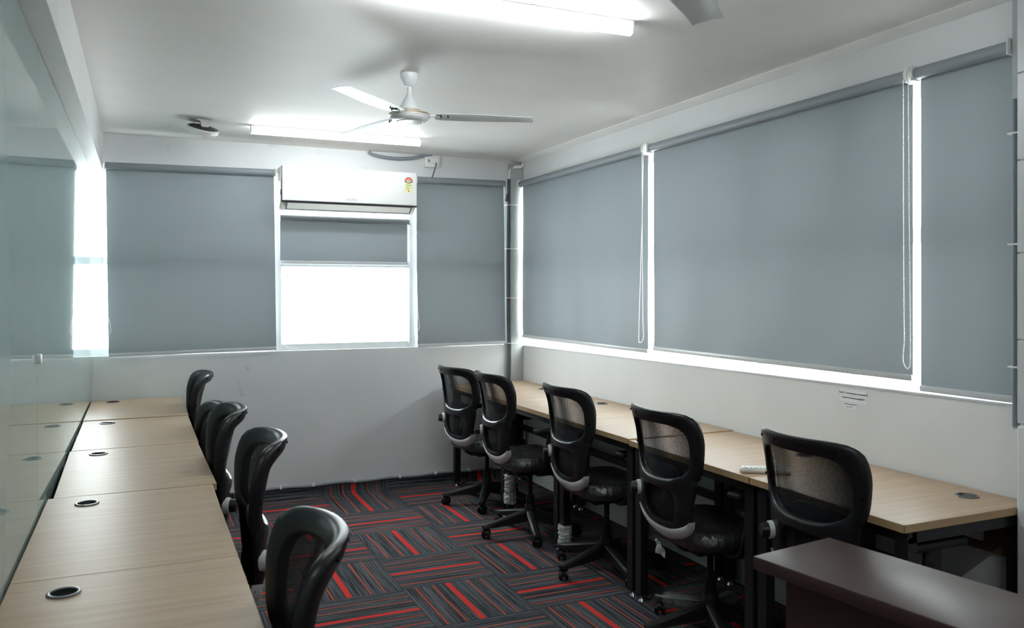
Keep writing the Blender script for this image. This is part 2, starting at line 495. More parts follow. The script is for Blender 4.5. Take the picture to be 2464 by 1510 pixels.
wl = MB().box((XL - .15, YF - .15, -.1), (XL, YB + .0, ZC + .05)).build('wall_left', 'wall_clean', smooth=False)
struct(wl, 'wall clad with green-tinted glossy glass panels beside the long desk row', 'wall')
wf = MB().box((XL - .15, YF - .15, -.1), (XR + .16, YF, ZC + .05)).build('wall_front', 'wall_clean', smooth=False)
struct(wf, 'plain white wall closing the room opposite the air conditioner', 'wall')

ys = [YF + .002, -.64, .58, 1.80, 3.02, 4.54, 6.058]
for a, b in zip(ys, ys[1:]):
    g = MB().box((XG - .0145, a + .001, .66), (XG, b - .001, 2.272), .0012, 1).build('glass_panel', 'glass_board', wl)
    g['label'] = 'glossy green-tinted glass panel'
for y in (3.02,):
    MB().box((XG - .001, y - .012, 1.262), (XG + .012, y + .012, 1.292), .003).build('glass_clip', 'plastic_white', wl)

beam = MB().box((XL - .1, YF, 2.274), (-.235, YB, ZC + .02)).build('trim_1', 'wall_clean', smooth=False)
struct(beam, 'white boxed beam running along the ceiling above the glass panels', 'beam')
cv = MB().prism([(XR + .01, ZC + .01), (XR + .01, ZC - .022), (XR - .012, ZC - .018), (XR - .075, ZC - .004), (XR - .085, ZC + .01)], YF, YB, 'y').build('trim_2', 'ceiling', smooth=False)
struct(cv, 'shallow plaster cove where ceiling meets the window-side wall', 'trim')

# ---- windows
def window(name, label, mtx, width, z0, z1, mull, transom, fw=.045, side=.03):
    """local x along wall, y outward; panes + frame parts"""
    w = bpy.data.objects.new(name, None); COL.objects.link(w); w.matrix_world = mtx
    struct(w, label, 'window')
    f = MB().box((0, 0, z0 - .01), (width, .05, z0 + fw)).box((0, 0, z1 - fw), (width, .05, z1 + .02)).box((-.01, .03, z0), (side, .05, z1)).box((width - .03, 0, z0), (width + .01, .05, z1))
    f.build('window_frame', 'frame', w, smooth=False)
    for m_ in mull:
        MB().box((m_ - .026, -.02, z0), (m_ + .026, .05, z1), .003, 1).build('mullion', 'frame', w, smooth=False)
    MB().box((0, -.012, transom[0]), (width, .045, transom[1]), .003, 1).build('transom', 'frame', w, smooth=False)
    xs = [side] + sorted(mull) + [width - .03]
    for a, b in zip(xs, xs[1:]):
        for q0, q1 in ((z0 + fw, transom[0]), (transom[1], z1 - fw)):
            MB().box((a, .024, q0), (b, .029, q1)).build('pane', 'pane', w, smooth=False)
    return w

window('window_1', 'wide white-framed window in the back wall, its lower middle pane uncovered', Matrix.Translation((XL, YB + .045, 0)), 2.64 - XL, SILL_B, HEAD, [.885 - XL, 1.888 - XL], (1.664, 1.715), side=.012)
window('window_2', 'long white-framed window band in the right-hand wall behind the blinds', Matrix.Translation((XR + .07, 6.03, 0)) @ Matrix.Rotation(R(-90), 4, 'Z'), 4.11, 1.06, HEAD, [.95, 2.75, 3.35], (1.684, 1.748), .05)
# white inner sill ledge on the right wall
sl = MB()
s0, s1 = 1.905, 6.055
vv = []
for x, dz in ((XR - .004, 0), (XR + .085, 0), (XR + .085, .018), (XR - .004, .009)):
    vv.append([sl.bm.verts.new((x, y, sillz(y) + dz)) for y in (s0, s1)])
for k in range(4):
    sl.bm.faces.new((vv[k][0], vv[k][1], vv[(k + 1) % 4][1], vv[(k + 1) % 4][0]))
sl.bm.faces.new([v[0] for v in vv]); sl.bm.faces.new([v[1] for v in vv][::-1])
sl = sl.build('trim_3', 'frame', smooth=False); struct(sl, 'white window sill ledge above the window-side desks', 'sill')

# ---- pillar at the right edge, with its trunking
pl = MB().box((2.66, .9, -.05), (XR + .02, 1.828, 1.045), .006).build('trim_4', 'wall_clean', smooth=False)
struct(pl, 'white plinth of the pillar at the end of the window-side desks', 'pillar')
pu = MB().box((2.678, .9, 1.04), (XR + .02, 1.828, ZC + .02)).build('pillar_core', 'wall_clean', pl, smooth=False)
zz = [1.05, 1.33, 1.62, 1.93, 2.22, ZC]
for a, b in zip(zz, zz[1:]):
    MB().box((2.671, .93, a + .002), (2.68, 1.834, b - .002), .002, 1).build('cladding_panel', 'frame', pl, smooth=False)
tr = thing('cable_trunking', 'narrow grey vertical trunking beside the white pillar', 'trunking', (XR, 1.868, 1.05))
MB().box((-.05, -.022, -.03), (0, .028, 1.478), .004).build('channel', 'duct', tr)
MB().cyl((-.058, .012, -.02), (-.058, .012, 1.1), .008).build('cable', 'conduit', tr)
for z in (.18, .60, .98):
    MB().box((-.068, -.026, z), (.0, .032, z + .006), .001, 1).build('cable_tie', 'plastic_white', tr)

# ================================================================== corner duct
dk = thing('corner_trunking', 'tall grey trunking in the corner between back wall and window-side wall', 'trunking', (2.73, YB, 0))
MB().box((-.052, -.058, 0), (.053, 0, ZC - .03), .003).build('channel', 'duct', dk)
pp = [(-.066, -.03, .0), (-.064, -.03, .4), (-.068, -.03, .75), (-.06, -.03, 1.0), (-.066, -.03, 1.3), (-.068, -.03, 1.8), (-.064, -.03, 2.2), (-.06, -.03, 2.38)]
MB().tube(catmull(pp, 5), .013, 10).build('pipe', 'dark_conduit', dk)
MB().tube(catmull([(-.06, -.03, 2.36), (-.055, -.035, 2.44), (-.02, -.055, 2.475), (.03, -.07, 2.48), (.045, -.08, 2.51)], 5), .011, 8).build('pipe', 'plastic_white', dk)
for z in (1.07, 1.43, 1.82, 2.17):
    MB().box((-.082, -.061, z), (.0535, -.0, z + .005), .001, 1).build('cable_tie', 'plastic_white', dk)
MB().cyl((.05, -.04, .93), (.075, -.04, .93), .012).build('bracket_screw', 'duct', dk)
MB().cyl((-.078, -.03, 2.2), (-.068, -.03, 2.26), .014).build('cable_gland', 'ac_dark', dk)

# ================================================================== roller blinds
def blind(label, mtx, width, tube_z, bottom, tilt=0.0, tube_r=.024, ripple=0.0, chain=None, clutch=None, group=None, seed=1, bar='bar', off=.018):
    """local: x along the roll, y towards the window (outward), z up from the roll axis"""
    b = thing('roller_blind', label, 'blind', group=group)
    b.matrix_world = mtx @ Matrix.Translation((0, 0, tube_z)) @ Matrix.Rotation(tilt, 4, 'Y')
    h = tube_z - bottom
    MB().cyl((-width / 2 - .004, 0, 0), (width / 2 + .004, 0, 0), tube_r, seg=28).build('roll', 'blind_tube', b)
    rnd = random.Random(seed)
    waves = [(rnd.uniform(5, 17), rnd.uniform(0, 6), rnd.uniform(.4, 1)) for _ in range(5)]
    nx, nz = 60, 24
    f = MB(); g = []
    for k in range(nz + 1):
        z = -k / nz * h; row = []
        a = ripple * max(0, (k / nz - .25) / .75) ** 1.4 * (1 - (k / nz) ** 14)
        for i in range(nx + 1):
            x = -width / 2 + i / nx * width
            d = a * sum(w * math.sin(q * x + ph + .6 * k / nz) for q, ph, w in waves) / 2.2
            row.append(f.bm.verts.new((x, off + d, z)))
        g.append(row)
    for k in range(nz):
        for i in range(nx): f.bm.faces.new((g[k][i], g[k][i + 1], g[k + 1][i + 1], g[k + 1][i]))
    fo = f.build('fabric', 'blind', b, angle=80)
    MB().box((-width / 2, off - .008, -h - .022), (width / 2, off + .006, -h + .002), .003).build('bottom_bar', bar, b)
    for sx in (-1, 1):
        br = MB().box((sx * (width / 2 + .005) - .003, -tube_r - .006, -tube_r - .006), (sx * (width / 2 + .005) + .003, .03, tube_r + .006), .003).build('bracket', 'plastic_white', b)
    if clutch is not None:
        x = clutch * (width / 2 + .008)
        MB().cyl((x - .010, -.002, 0), (x + .010, -.002, 0), tube_r + .012, seg=24, bev=.003).build('clutch', 'plastic_white', b)
        MB().cyl((x - .012, -.002, 0), (x + .012, -.002, 0), tube_r + .003, seg=24, bev=.003).build('clutch_wheel', 'bead', b)
    if chain:
        pts = catmull(chain, 14)
        MBc = MB(); MBc.tube(pts, .0011, 5)
        L_ = 0; nxt = 0
        for p, q in zip(pts, pts[1:]):
            d = (q - p).length
            while nxt <= L_ + d:
                c = p + (q - p) * ((nxt - L_) / d)
                t = bmesh.new(); bmesh.ops.create_icosphere(t, subdivisions=1, radius=.0029); bmesh.ops.translate(t, vec=c, verts=t.verts); MBc._add(t)
                nxt += .0085
            L_ += d
        MBc.build('bead_chain', 'bead', b)
    return b

def wall_m(kind, c, off):
    if kind == 'B': return Matrix.Translation((c, YB - off, 0))
    return Matrix.Translation((XR - off, c, 0)) @ Matrix.Rotation(R(-90), 4, 'Z')

# back wall
W = 1.072
blind('grey roller blind on the back wall between the glass panels and the air conditioner', wall_m('B', .316, .032), W, 2.318, 1.085, tilt=-R(.8),
      chain=[(-W / 2 - .012, -.02, -.02), (-W / 2 - .03, -.02, -.5), (-W / 2 - .022, -.022, -.85), (-W / 2 + .015, -.022, -1.05), (-W / 2 + .012, -.022, -1.095), (-W / 2 - .02, -.022, -1.12), (-W / 2 - .028, -.018, -1.05), (-W / 2 - .02, -.018, -.6), (-W / 2 - .005, -.018, -.02)], clutch=None, seed=3)
W = .945
blind('short grey roller blind half raised under the air conditioner', wall_m('B', 1.372, .005), W, 2.012, 1.705, tube_r=.022, off=.016,
      chain=[(-W / 2 - .016, -.02, .0), (-W / 2 - .012, -.02, -.3), (-W / 2 + .02, -.022, -.7), (-W / 2 + .03, -.025, -.905), (-W / 2 + .11, -.03, -.938)], seed=4)
W = .73
blind('grey roller blind on the back wall between the air conditioner and the corner trunking', wall_m('B', 2.268, .030), W, 2.338, 1.085, tilt=-R(.6),
      chain=[(-W / 2 - .012, -.02, -.33), (-W / 2 - .013, -.02, -.7), (-W / 2 - .006, -.02, -1.0), (-W / 2 + .004, -.022, -1.12), (-W / 2 - .018, -.02, -1.155)], seed=5)
# right wall (local x runs towards the camera)
W = 1.79
blind('grey roller blind on the window-side wall reaching into the room corner', wall_m('R', 5.085, .032), W, 2.338, 1.14, ripple=.018,
      chain=[(W / 2 + .004, -.03, -.02), (W / 2 + .006, -.03, -.5), (W / 2 + .012, -.03, -1.0), (W / 2 + .02, -.03, -1.12), (W / 2 - .02, -.03, -1.155), (W / 2 - .03, -.03, -1.08), (W / 2 + .0, -.03, -.5), (W / 2 + .02, -.03, -.02)][::-1], clutch=1, seed=8, bar='frame')
W = 1.807
blind('wide grey roller blind in the middle of the window-side wall', wall_m('R', 3.2295, .032), W, 2.338, 1.16, ripple=.015,
      chain=[(W / 2 - .005, -.03, -.02), (W / 2 - .004, -.03, -.5), (W / 2 - .002, -.03, -.9), (W / 2 + .0, -.03, -1.03), (W / 2 - .005, -.03, -1.12), (W / 2 + .02, -.03, -1.145), (W / 2 + .028, -.03, -1.06), (W / 2 + .022, -.03, -.5), (W / 2 + .018, -.03, -.02)], clutch=1, seed=11, bar='frame')
W = .379
blind('narrow grey roller blind beside the white pillar', wall_m('R', 2.1005, .032), W, 2.338, 1.125, ripple=.002, seed=13)

# ================================================================== air conditioner
ac = thing('air_conditioner', 'white split air conditioner mounted high on the back wall over the window', 'air conditioner', (1.362, YB, 2.062))
hw = .488
MB().box((-hw + .02, -.02, .02), (hw - .02, .045, .28)).build('mounting_plate', 'frame', ac, smooth=False)
body = [(0, 0), (-.085, -.004), (-.13, .004), (-.165, .03), (-.185, .055), (-.19, .27), (-.18, .292), (-.15, .30), (0, .30)]
b_ = MB().prism(body, -hw, hw, 'x'); 
bmesh.ops.bevel(b_.bm, geom=[e for e in b_.bm.edges if abs(e.verts[0].co.x - e.verts[1].co.x) < 1e-6], offset=.008, segments=2, affect='EDGES')
b_.build('housing', 'ac_beige', ac)
MB().box((-hw + .004, -.192, .042), (hw + .004, -.183, .296), .003).build('dark_edge', 'ac_dark', ac)
fp = MB().box((-hw + .008, -.203, .054), (hw + .002, -.190, .297), .006, 3).build('front_panel', 'ac', ac)
MB().box((-hw + .045, 0, 0), (hw - .045, .006, .058), .002, 1).build('air_flap', 'ac_beige', ac, loc=(0, -.152, .001), rot=(R(52) , 0, 0))
MB().box((-hw + .036, 0, -.004), (hw - .036, .003, .064)).build('flap_gap', 'ac_dark', ac, loc=(0, -.1478, .0005), rot=(R(52), 0, 0), smooth=False)
MB().box((-hw - .002, -.19, .095), (-hw + .006, -.175, .13), .002).build('panel_latch', 'ac_dark', ac)
text('brand_lettering', 'VOLTAS', .022, 'ink_grey', ac, Matrix.Translation((-.0, -.2036, .077)) @ FACE_MY, shear=.15)
text('maker_lettering', 'TATA', .012, 'ink_grey', ac, Matrix.Translation((-.425, -.2036, .262)) @ FACE_MY)
text('maker_lettering', 'a TATA product', .006, 'remote_grey', ac, Matrix.Translation((-.375, -.2036, .258)) @ FACE_MY)
# energy rating sticker
stx, stz, sw = .425, .150, .061
st = MB().box((stx - sw / 2, -.2042, stz), (stx + sw / 2, -.2034, stz + .075)).build('energy_sticker', 'sticker_yellow', ac, smooth=False)
def disc(c, r, a0, a1, n=20):
    return [(c[0] + r * math.cos(R(a0 + (a1 - a0) * k / n)), c[1] + r * math.sin(R(a0 + (a1 - a0) * k / n))) for k in range(n + 1)]
cz = stz + .082
MB().prism(disc((stx, cz), .0305, 0, 180), -.2046, -.2034, 'y').build('rating_arc', 'sticker_red', st, smooth=False)
MB().prism(disc((stx, cz), .0155, 0, 180), -.2050, -.2040, 'y').build('rating_sun', 'sticker_gold', st, smooth=False)
MB().prism(disc((stx, cz), .008, 0, 180), -.2053, -.2040, 'y').build('rating_centre', 'sticker_green', st, smooth=False)
MB().prism([(stx - .0305, cz), (stx + .0305, cz), (stx + .0305, cz - .005), (stx + .008, cz - .015), (stx - .008, cz - .015), (stx - .0305, cz - .005)], -.2046, -.2036, 'y').build('rating_banner', 'black', st, smooth=False)
MB().prism([(stx - .027, cz - .001), (stx + .027, cz - .001), (stx + .006, cz - .009), (stx - .006, cz - .009)], -.2050, -.2040, 'y').build('rating_ribbon', 'paper', st, smooth=False)
for a in (18, 54, 90, 126, 162):
    x, z = stx + .0228 * math.cos(R(a)), cz + .0228 * math.sin(R(a))
    star = [(x + (.0042 if k % 2 == 0 else .0018) * math.sin(math.pi * k / 5), z + (.0042 if k % 2 == 0 else .0018) * math.cos(math.pi * k / 5)) for k in range(10)]
    MB().prism(star, -.2052, -.2040, 'y').build('rating_star', 'paper', st, smooth=False)
MB().box((stx - .020, -.2048, stz + .050), (stx + .020, -.2040, stz + .056)).build('sticker_heading', 'sticker_green', st, smooth=False)
for k in range(4):
    MB().box((stx - .021, -.2046, stz + .022 + k * .006), (stx + (.004 if k % 2 else .012), -.2040, stz + .0242 + k * .006)).build('sticker_print', 'ink_grey', st, smooth=False)
MB().box((stx - .004, -.2048, stz + .006), (stx + .004, -.2040, stz + .014)).build('sticker_mark', 'black', st, smooth=False)

# socket with plug beside the air conditioner
so = thing('wall_socket', 'white switched socket with plug on the back wall right of the air conditioner', 'socket', (2.03, YB, 2.435))
MB().box((-.06, -.03, 0), (.06, 0, .094), .004).build('plate', 'plastic_white', so)
MB().box((-.043, -.036, .03), (-.018, -.028, .062), .002).build('switch', 'frame', so)
MB().box((-.034, -.0385, .042), (-.028, -.033, .056)).build('switch_mark', 'black', so, smooth=False)
pg = MB().cyl((.022, -.028, .05), (.022, -.065, .045), .027, .022, 22, .004).build('plug', 'plastic_white', so)
MB().tube(catmull([(.02, -.06, .032), (.016, -.066, .01), (.006, -.055, -.03), (-.004, -.045, -.07), (-.02, -.03, -.12)], 5), .005, 8).build('cord', 'dark_conduit', so)
cn = MB().tube(catmull([(1.535, YB - .02, 2.524), (1.56, YB - .025, 2.505), (1.65, YB - .03, 2.489), (1.75, YB - .03, 2.485), (1.86, YB - .03, 2.496), (1.95, YB - .03, 2.518), (2.02, YB - .035, 2.532)], 6), .012, 10).build('hanging_conduit', 'conduit')
tag(cn, 'grey flexible conduit drooping below the ceiling above the air conditioner', 'conduit')

# ================================================================== LED battens
def batten(label, x0, x1, y, tube='tube', group='led battens on the ceiling'):
    b = thing('led_batten', label, 'light', ((x0 + x1) / 2, y, ZC), group=group)
    hw = (x1 - x0) / 2
    MB().box((-hw, -.018, -.030), (hw, .018, 0), .003).build('housing', 'plastic_white', b)
    prof = [(-.019, -.022)] + [(.019 * math.cos(a), -.036 + .019 * math.sin(a) * 1.0) for a in [R(180 + k * 18) for k in range(11)]] + [(.019, -.022)]
    MB().prism(prof, -hw + .004, hw - .004, 'x').build('diffuser', tube, b)
    for s in (-1, 1):
        MB().box((s * (hw - .002) - .004, -.021, -.05), (s * (hw - .002) + .004, .021, -.002), .002).build('end_cap', 'plastic_white', b)
    for q in (-.45, .2):
        MB().box((q * hw * 1.2 - .008, -.022, -.02), (q * hw * 1.2 + .008, .022, -.002), .001, 1).build('clip', 'chrome', b)
    return b
batten('added unseen LED batten on the ceiling behind the camera, brightening the back wall', .60, 1.72, .04)  # extra lamp outside the frame, added to brighten the back wall
batten('slim lit LED batten on the ceiling near the back wall and air conditioner', .62, 1.73, 5.40, 'tube_dim')
b2 = batten('slim lit LED batten on the ceiling between the two ceiling fans', .60, 1.72, 2.72)
MB().tube(catmull([(-.06, .0, -.03), (-.05, -.03, -.02), (-.03, -.045, -.004), (.0, -.05, -.004)], 5), .003, 6).build('wire', 'plastic_white', b2)

# ================================================================== ceiling fans
def fan(label, x, y, a0):
    f = thing('ceiling_fan', label, 'fan', (x, y, ZC), (0, 0, R(a0)), group='ceiling fans')
    MB().lathe([(0, 0), (.044, 0), (.044, -.012), (.04, -.03), (.024, -.058), (.018, -.062), (0, -.062)], 32).build('ceiling_canopy', 'fan', f)
    MB().lathe([(0, -.05), (.011, -.05), (.011, -.125), (0, -.125)], 16).build('down_rod', 'fan', f)
    MB().lathe([(0, -.10), (.015, -.10), (.018, -.108), (.026, -.122), (.042, -.152), (.05, -.165), (.051, -.172), (.049, -.174), (.053, -.183), (0, -.183)], 36).build('motor_canopy', 'fan', f)
    MB().lathe([(0, -.175), (.051, -.175), (.052, -.188), (0, -.188)], 32).build('trim_band', 'brass', f)
    MB().lathe([(0, -.183), (.06, -.184), (.088, -.188), (.098, -.194), (.098, -.206), (.092, -.208), (.094, -.213), (.086, -.222), (.07, -.229), (.062, -.228), (.058, -.232), (.03, -.235), (0, -.235)], 48).build('motor_housing', 'fan', f)
    MB().lathe([(.0985, -.194), (.0995, -.196), (.0995, -.199), (.0985, -.201)], 48).build('housing_ring', 'brass', f)
    for k in range(3):
        m = Matrix.Rotation(R(120 * k), 4, 'Z')
        br = MB().box((.075, -.014, -.202), (.15, .014, -.196), .001, 1, m).build('blade_bracket', 'fan', f)
        bl = MB()
        n = 16; rows = []
        for i in range(n + 1):
            t = i / n; r_ = .125 + t * .475
            w = .052 + .012 * math.sin(math.pi * min(1, t * 1.3)) 
            if i == 0: w *= .8
            a = R(-4 + 2 * t)
            skew = .012 if i == n else 0
            row = []
            for q, s_ in enumerate((-1, -.72, -.4, 0, .4, .72, 1)):
                yy = s_ * w; dz = -.004 * (s_ * s_) + (.0035 if (q in (2, 3, 4) and .06 < t < .93) else 0)
                v = Vector((r_ + (skew * s_), yy * math.cos(a), -.198 + yy * math.sin(a) + dz))
                row.append(v)
            rows.append(row)
        th = .0022
        T = [[bl.bm.verts.new(m @ (v + Vector((0, 0, th)))) for v in r] for r in rows]; Bt = [[bl.bm.verts.new(m @ v) for v in r] for r in rows]
        c = len(rows[0])
        for i in range(n):
            for q in range(c - 1):
                bl.bm.faces.new((T[i][q], T[i + 1][q], T[i + 1][q + 1], T[i][q + 1]))
                bl.bm.faces.new((Bt[i][q], Bt[i][q + 1], Bt[i + 1][q + 1], Bt[i + 1][q]))
            for q in (0, c - 1): bl.bm.faces.new((T[i][q], T[i + 1][q], Bt[i + 1][q], Bt[i][q]))
        for i in (0, n):
            for q in range(c - 1): bl.bm.faces.new((T[i][q], T[i][q + 1], Bt[i][q + 1], Bt[i][q]))
        blade = bl.build('blade', 'fan_blade', f, angle=25)
        for px, py in ((.15, -.012), (.15, .012), (.185, 0)):
            p = m @ Vector((px, py, -.196)); MB().cyl(p - Vector((0, 0, .008)), p + Vector((0, 0, .003)), .0028, seg=8).build('blade_screw', 'hole', blade)
    return f
fan('white three-blade ceiling fan in front of the air conditioner', 1.167, 3.812, -15)
fan('white three-blade ceiling fan between the lit batten and the wall opposite the air conditioner', 1.157, 1.69, 42)

# ================================================================== ceiling device
ap = thing('ceiling_access_point', 'oval white device with black rim hung from a ceiling bracket', 'access point', (.345, 5.36, ZC))
ap.rotation_euler = (0, 0, R(10))
APR = (R(22), R(5), 0)
MB().prism([(-.05, 0), (.05, 0), (.05, -.004), (.032, -.012), (.02, -.045), (-.02, -.045), (-.026, -.012), (-.05, -.004)], -.02, .02, 'y').build('bracket', 'plastic_white', ap)
MB().lathe([(0, -.036), (.05, -.037), (.078, -.042), (.088, -.052), (0, -.052)], 40).build('black_rim', 'ac_dark', ap, rot=APR)
MB().lathe([(.09, -.046), (.096, -.056), (.092, -.072), (.075, -.084), (.05, -.089), (0, -.091)], 44).build('cover', 'plastic_white', ap, rot=APR)
text('device_mark', 'D·', .012, 'ink_grey', ap, Euler(APR).to_matrix().to_4x4() @ Matrix.Translation((.0, -.080, -.083)) @ Matrix.Rotation(R(120), 4, 'X'))

# ================================================================== cable along the skirting
pc = thing('skirting_cable', 'grey cable clipped along the foot of the back wall above the carpet', 'cable', (0, YB, 0))
pts = [(.02 + k * .12, -.012, .083 + .004 * math.sin(k * 1.9)) for k in range(22)]
MB().tube(catmull(pts, 4), .009, 8).build('cable', 'conduit', pc)
for x in (.44, .66, .90, 1.13, 1.431, 1.776, 2.058, 2.337, 2.6):
    MB().box((x - .008, -.024, .076), (x + .008, -.0, .098), .003).build('cable_clip', 'plastic_white', pc)

# ================================================================== desks
def desk(label, x0, x1, y0, y1, gx, gy, front, cap=False, rot=0.0, pivot=None, top=ZD, group=None, legx=(.035, .035)):
    """x0..x1 depth, y0..y1 width; grommet at (gx,gy); front = side (+1/-1) where people sit"""
    d = thing('office_desk', label, 'desk', ((x0 + x1) / 2, (y0 + y1) / 2, 0), (0, 0, rot), group)
    w, l = (x1 - x0) / 2 - .0006, (y1 - y0) / 2 - .0008 - abs(rot) * .28
    t = .026
    tp = MB().box((-w + .0008, -l + .0008, top - t), (w - .0008, l - .0008, top), .0008, 1).build('tabletop', 'laminate', d, smooth=False)
    e = MB().box((-w, -l, top - t + .0005), (w, -l + .0012, top - .0008)).box((-w, l - .0012, top - t + .0005), (w, l, top - .0008))
    e.box((-w, -l, top - t + .0005), (-w + .0012, l, top - .0008)).box((w - .0012, -l, top - t + .0005), (w, l, top - .0008))
    e.build('edge_band', 'edge', tp, smooth=False)
    zr = top - t
    fr = MB()
    ix, iy = w - .05, l - .012
    for s in (-1, 1):
        fr.box((s * ix - .018, -iy, zr - .04), (s * ix + .018, iy, zr))
        fr.box((-ix, s * (iy - .02) - .02, zr - .04), (ix, s * (iy - .02) + .02, zr))
    fr.build('top_frame', 'black_metal', d, smooth=False)
    for sx in (-1, 1):
        for sy in (-1, 1):
            lx, ly = sx * ix, sy * (iy - .025)
            lg = MB().box((lx - .022, ly - .025, .03), (lx + .022, ly + .025, zr - .02), .002, 1).build('leg', 'black_metal', d, smooth=False)
            MB().cyl((lx, ly, .006), (lx, ly, .05), .005, seg=10).cyl((lx, ly, 0), (lx, ly, .012), .018, .012, 14).build('levelling_foot', 'chrome', lg)
    bx = -front * ix
    MB().box((bx - .012, -iy, .40), (bx + .012, iy, .44)).build('back_rail', 'black_metal', d, smooth=False)
    ga, gb = gx - (x0 + x1) / 2, gy - (y0 + y1) / 2
    g = MB().lathe([(.029, .0002), (.029, .0035), (.033, .005), (.037, .004), (.0385, .0)], 32, (ga, gb, top)).build('grommet', 'grommet', d)
    if cap:
        MB().lathe([(0, .0045), (.030, .0045), (.031, .002), (.031, .0)], 28, (ga, gb, top)).build('grommet_cap', 'black_plastic', g)
        MB().cyl((ga - .006, gb + .019, top + .002), (ga - .006, gb + .019, top + .0052), .008, seg=16).build('cable_slot', 'hole', g)
    else:
        MB().lathe([(0, .0006), (.0295, .0006)], 28, (ga, gb, top)).build('grommet_opening', 'hole', g)  # flat disc coloured black for the shade inside an uncut hole
    return d

ordw = ['first', 'second', 'third', 'fourth', 'fifth']
ly = [6.030, 5.135, 4.215, 3.282, 2.372, 1.455]
for k in range(5):
    y1, y0 = ly[k], ly[k + 1]
    rot = {1: R(.3), 2: R(.9)}.get(k, 0)
    sh = {1: .004, 2: .009}.get(k, 0)
    desk('%s beech-top desk from the back wall along the glass panels' % ordw[k], -.300 + sh, .240 + sh, y0, y1, -.172, y1 - .125, 1, rot=rot, top=ZD + (.004 if k == 0 else 0), group='desks along the glass panels')
wdesks = []
ry = [5.985, 4.985, 4.215, 3.42, 2.55, 1.835]
rg = [5.387, 4.542, 3.658, 2.79, 2.005]
for k in range(5):
    y1, y0 = ry[k], ry[k + 1]
    dsk = desk('%s beech-top desk from the back wall along the window side' % ordw[k], 2.148, 2.778, y0, y1, 2.655, rg[k], -1, cap=(k == 4), top=ZD + (.006 if k < 3 else 0), group='desks along the windows')
    wdesks.append((dsk, y0, y1))

# ================================================================== office chair
def fx(y, z):
    prof = [(.42, -.205), (.48, -.235), (.55, -.258), (.65, -.262), (.75, -.272), (.86, -.295), (.99, -.335)]
    if z <= prof[0][0]: b = prof[0][1]
    elif z >= prof[-1][0]: b = prof[-1][1]
    else:
        for (a0, b0), (a1, b1) in zip(prof, prof[1:]):
            if a0 <= z <= a1: b = b0 + (b1 - b0) * (z - a0) / (a1 - a0); break
    t = min(1, max(0, (z - .42) / .56))
    k = .045 + .055 * t
    return b + k * (abs(y) / .24) ** 2.2

def poly_sym(right, n=5):
    """right half control points from top centre to bottom centre -> closed smooth loop"""
    c = [(p[0] * .955, p[1]) for p in catmull([(a, b, 0) for a, b in right], n)]
    return c + [(-a, b) for a, b in reversed(c[1:-1])]

def ray_hit(poly, c, a):
    dx, dy = math.cos(a), math.sin(a); best = 0
    n = len(poly)
    for i in range(n):
        x1, y1 = poly[i][0] - c[0], poly[i][1] - c[1]; x2, y2 = poly[(i + 1) % n][0] - c[0], poly[(i + 1) % n][1] - c[1]
        den = dx * (y2 - y1) - dy * (x2 - x1)
        if abs(den) < 1e-12: continue
        t = (x1 * (y2 - y1) - y1 * (x2 - x1)) / den; u = (x1 * dy - y1 * dx) / den
        if t > 0 and -1e-6 <= u <= 1 + 1e-6: best = max(best, t)
    return (c[0] + dx * best, c[1] + dy * best)

def ring_solid(outer, inner, c, thick, n=72, K=10, xoff=0.0):
    m = MB(); rings = []
    for i in range(n):
        a = 2 * math.pi * i / n
        o, q = ray_hit(outer, c, a), ray_hit(inner, c, a)
        row = []
        for k in range(K):
            ph = 2 * math.pi * k / K
            cs, sn = math.cos(ph), math.sin(ph)
            e = .5 - .5 * math.copysign(abs(cs) ** .6, cs)
            y = o[0] + (q[0] - o[0]) * e; z = o[1] + (q[1] - o[1]) * e
            row.append(m.bm.verts.new((fx(y, z) + xoff + thick / 2 * math.copysign(abs(sn) ** .6, sn), y, z)))
        rings.append(row)
    for i in range(n):
        A, B = rings[i], rings[(i + 1) % n]
        for k in range(K): m.bm.faces.new((A[k], A[(k + 1) % K], B[(k + 1) % K], B[k]))
    return m

def sheet(poly, c, n=64, rr=10, xoff=0.0, thick=None):
    m = MB(); sides = []
    for s in ((0,) if thick is None else (0, thick)):
        cen = m.bm.verts.new((fx(*c) + xoff - s, c[0], c[1])); rows = []
        for r_ in range(1, rr + 1):
            row = []
            for i in range(n):
                p = ray_hit(poly, c, 2 * math.pi * i / n); f = r_ / rr
                y, z = c[0] + (p[0] - c[0]) * f, c[1] + (p[1] - c[1]) * f
                row.append(m.bm.verts.new((fx(y, z) + xoff - s, y, z)))
            rows.append(row)
        for i in range(n):
            j = (i + 1) % n
            m.bm.faces.new((cen, rows[0][i], rows[0][j]))
            for a, b in zip(rows, rows[1:]): m.bm.faces.new((a[i], b[i], b[j], a[j]))
        sides.append(rows[-1])
    if thick is not None:
        for i in range(n): m.bm.faces.new((sides[0][i], sides[0][(i + 1) % n], sides[1][(i + 1) % n], sides[1][i]))
    return m

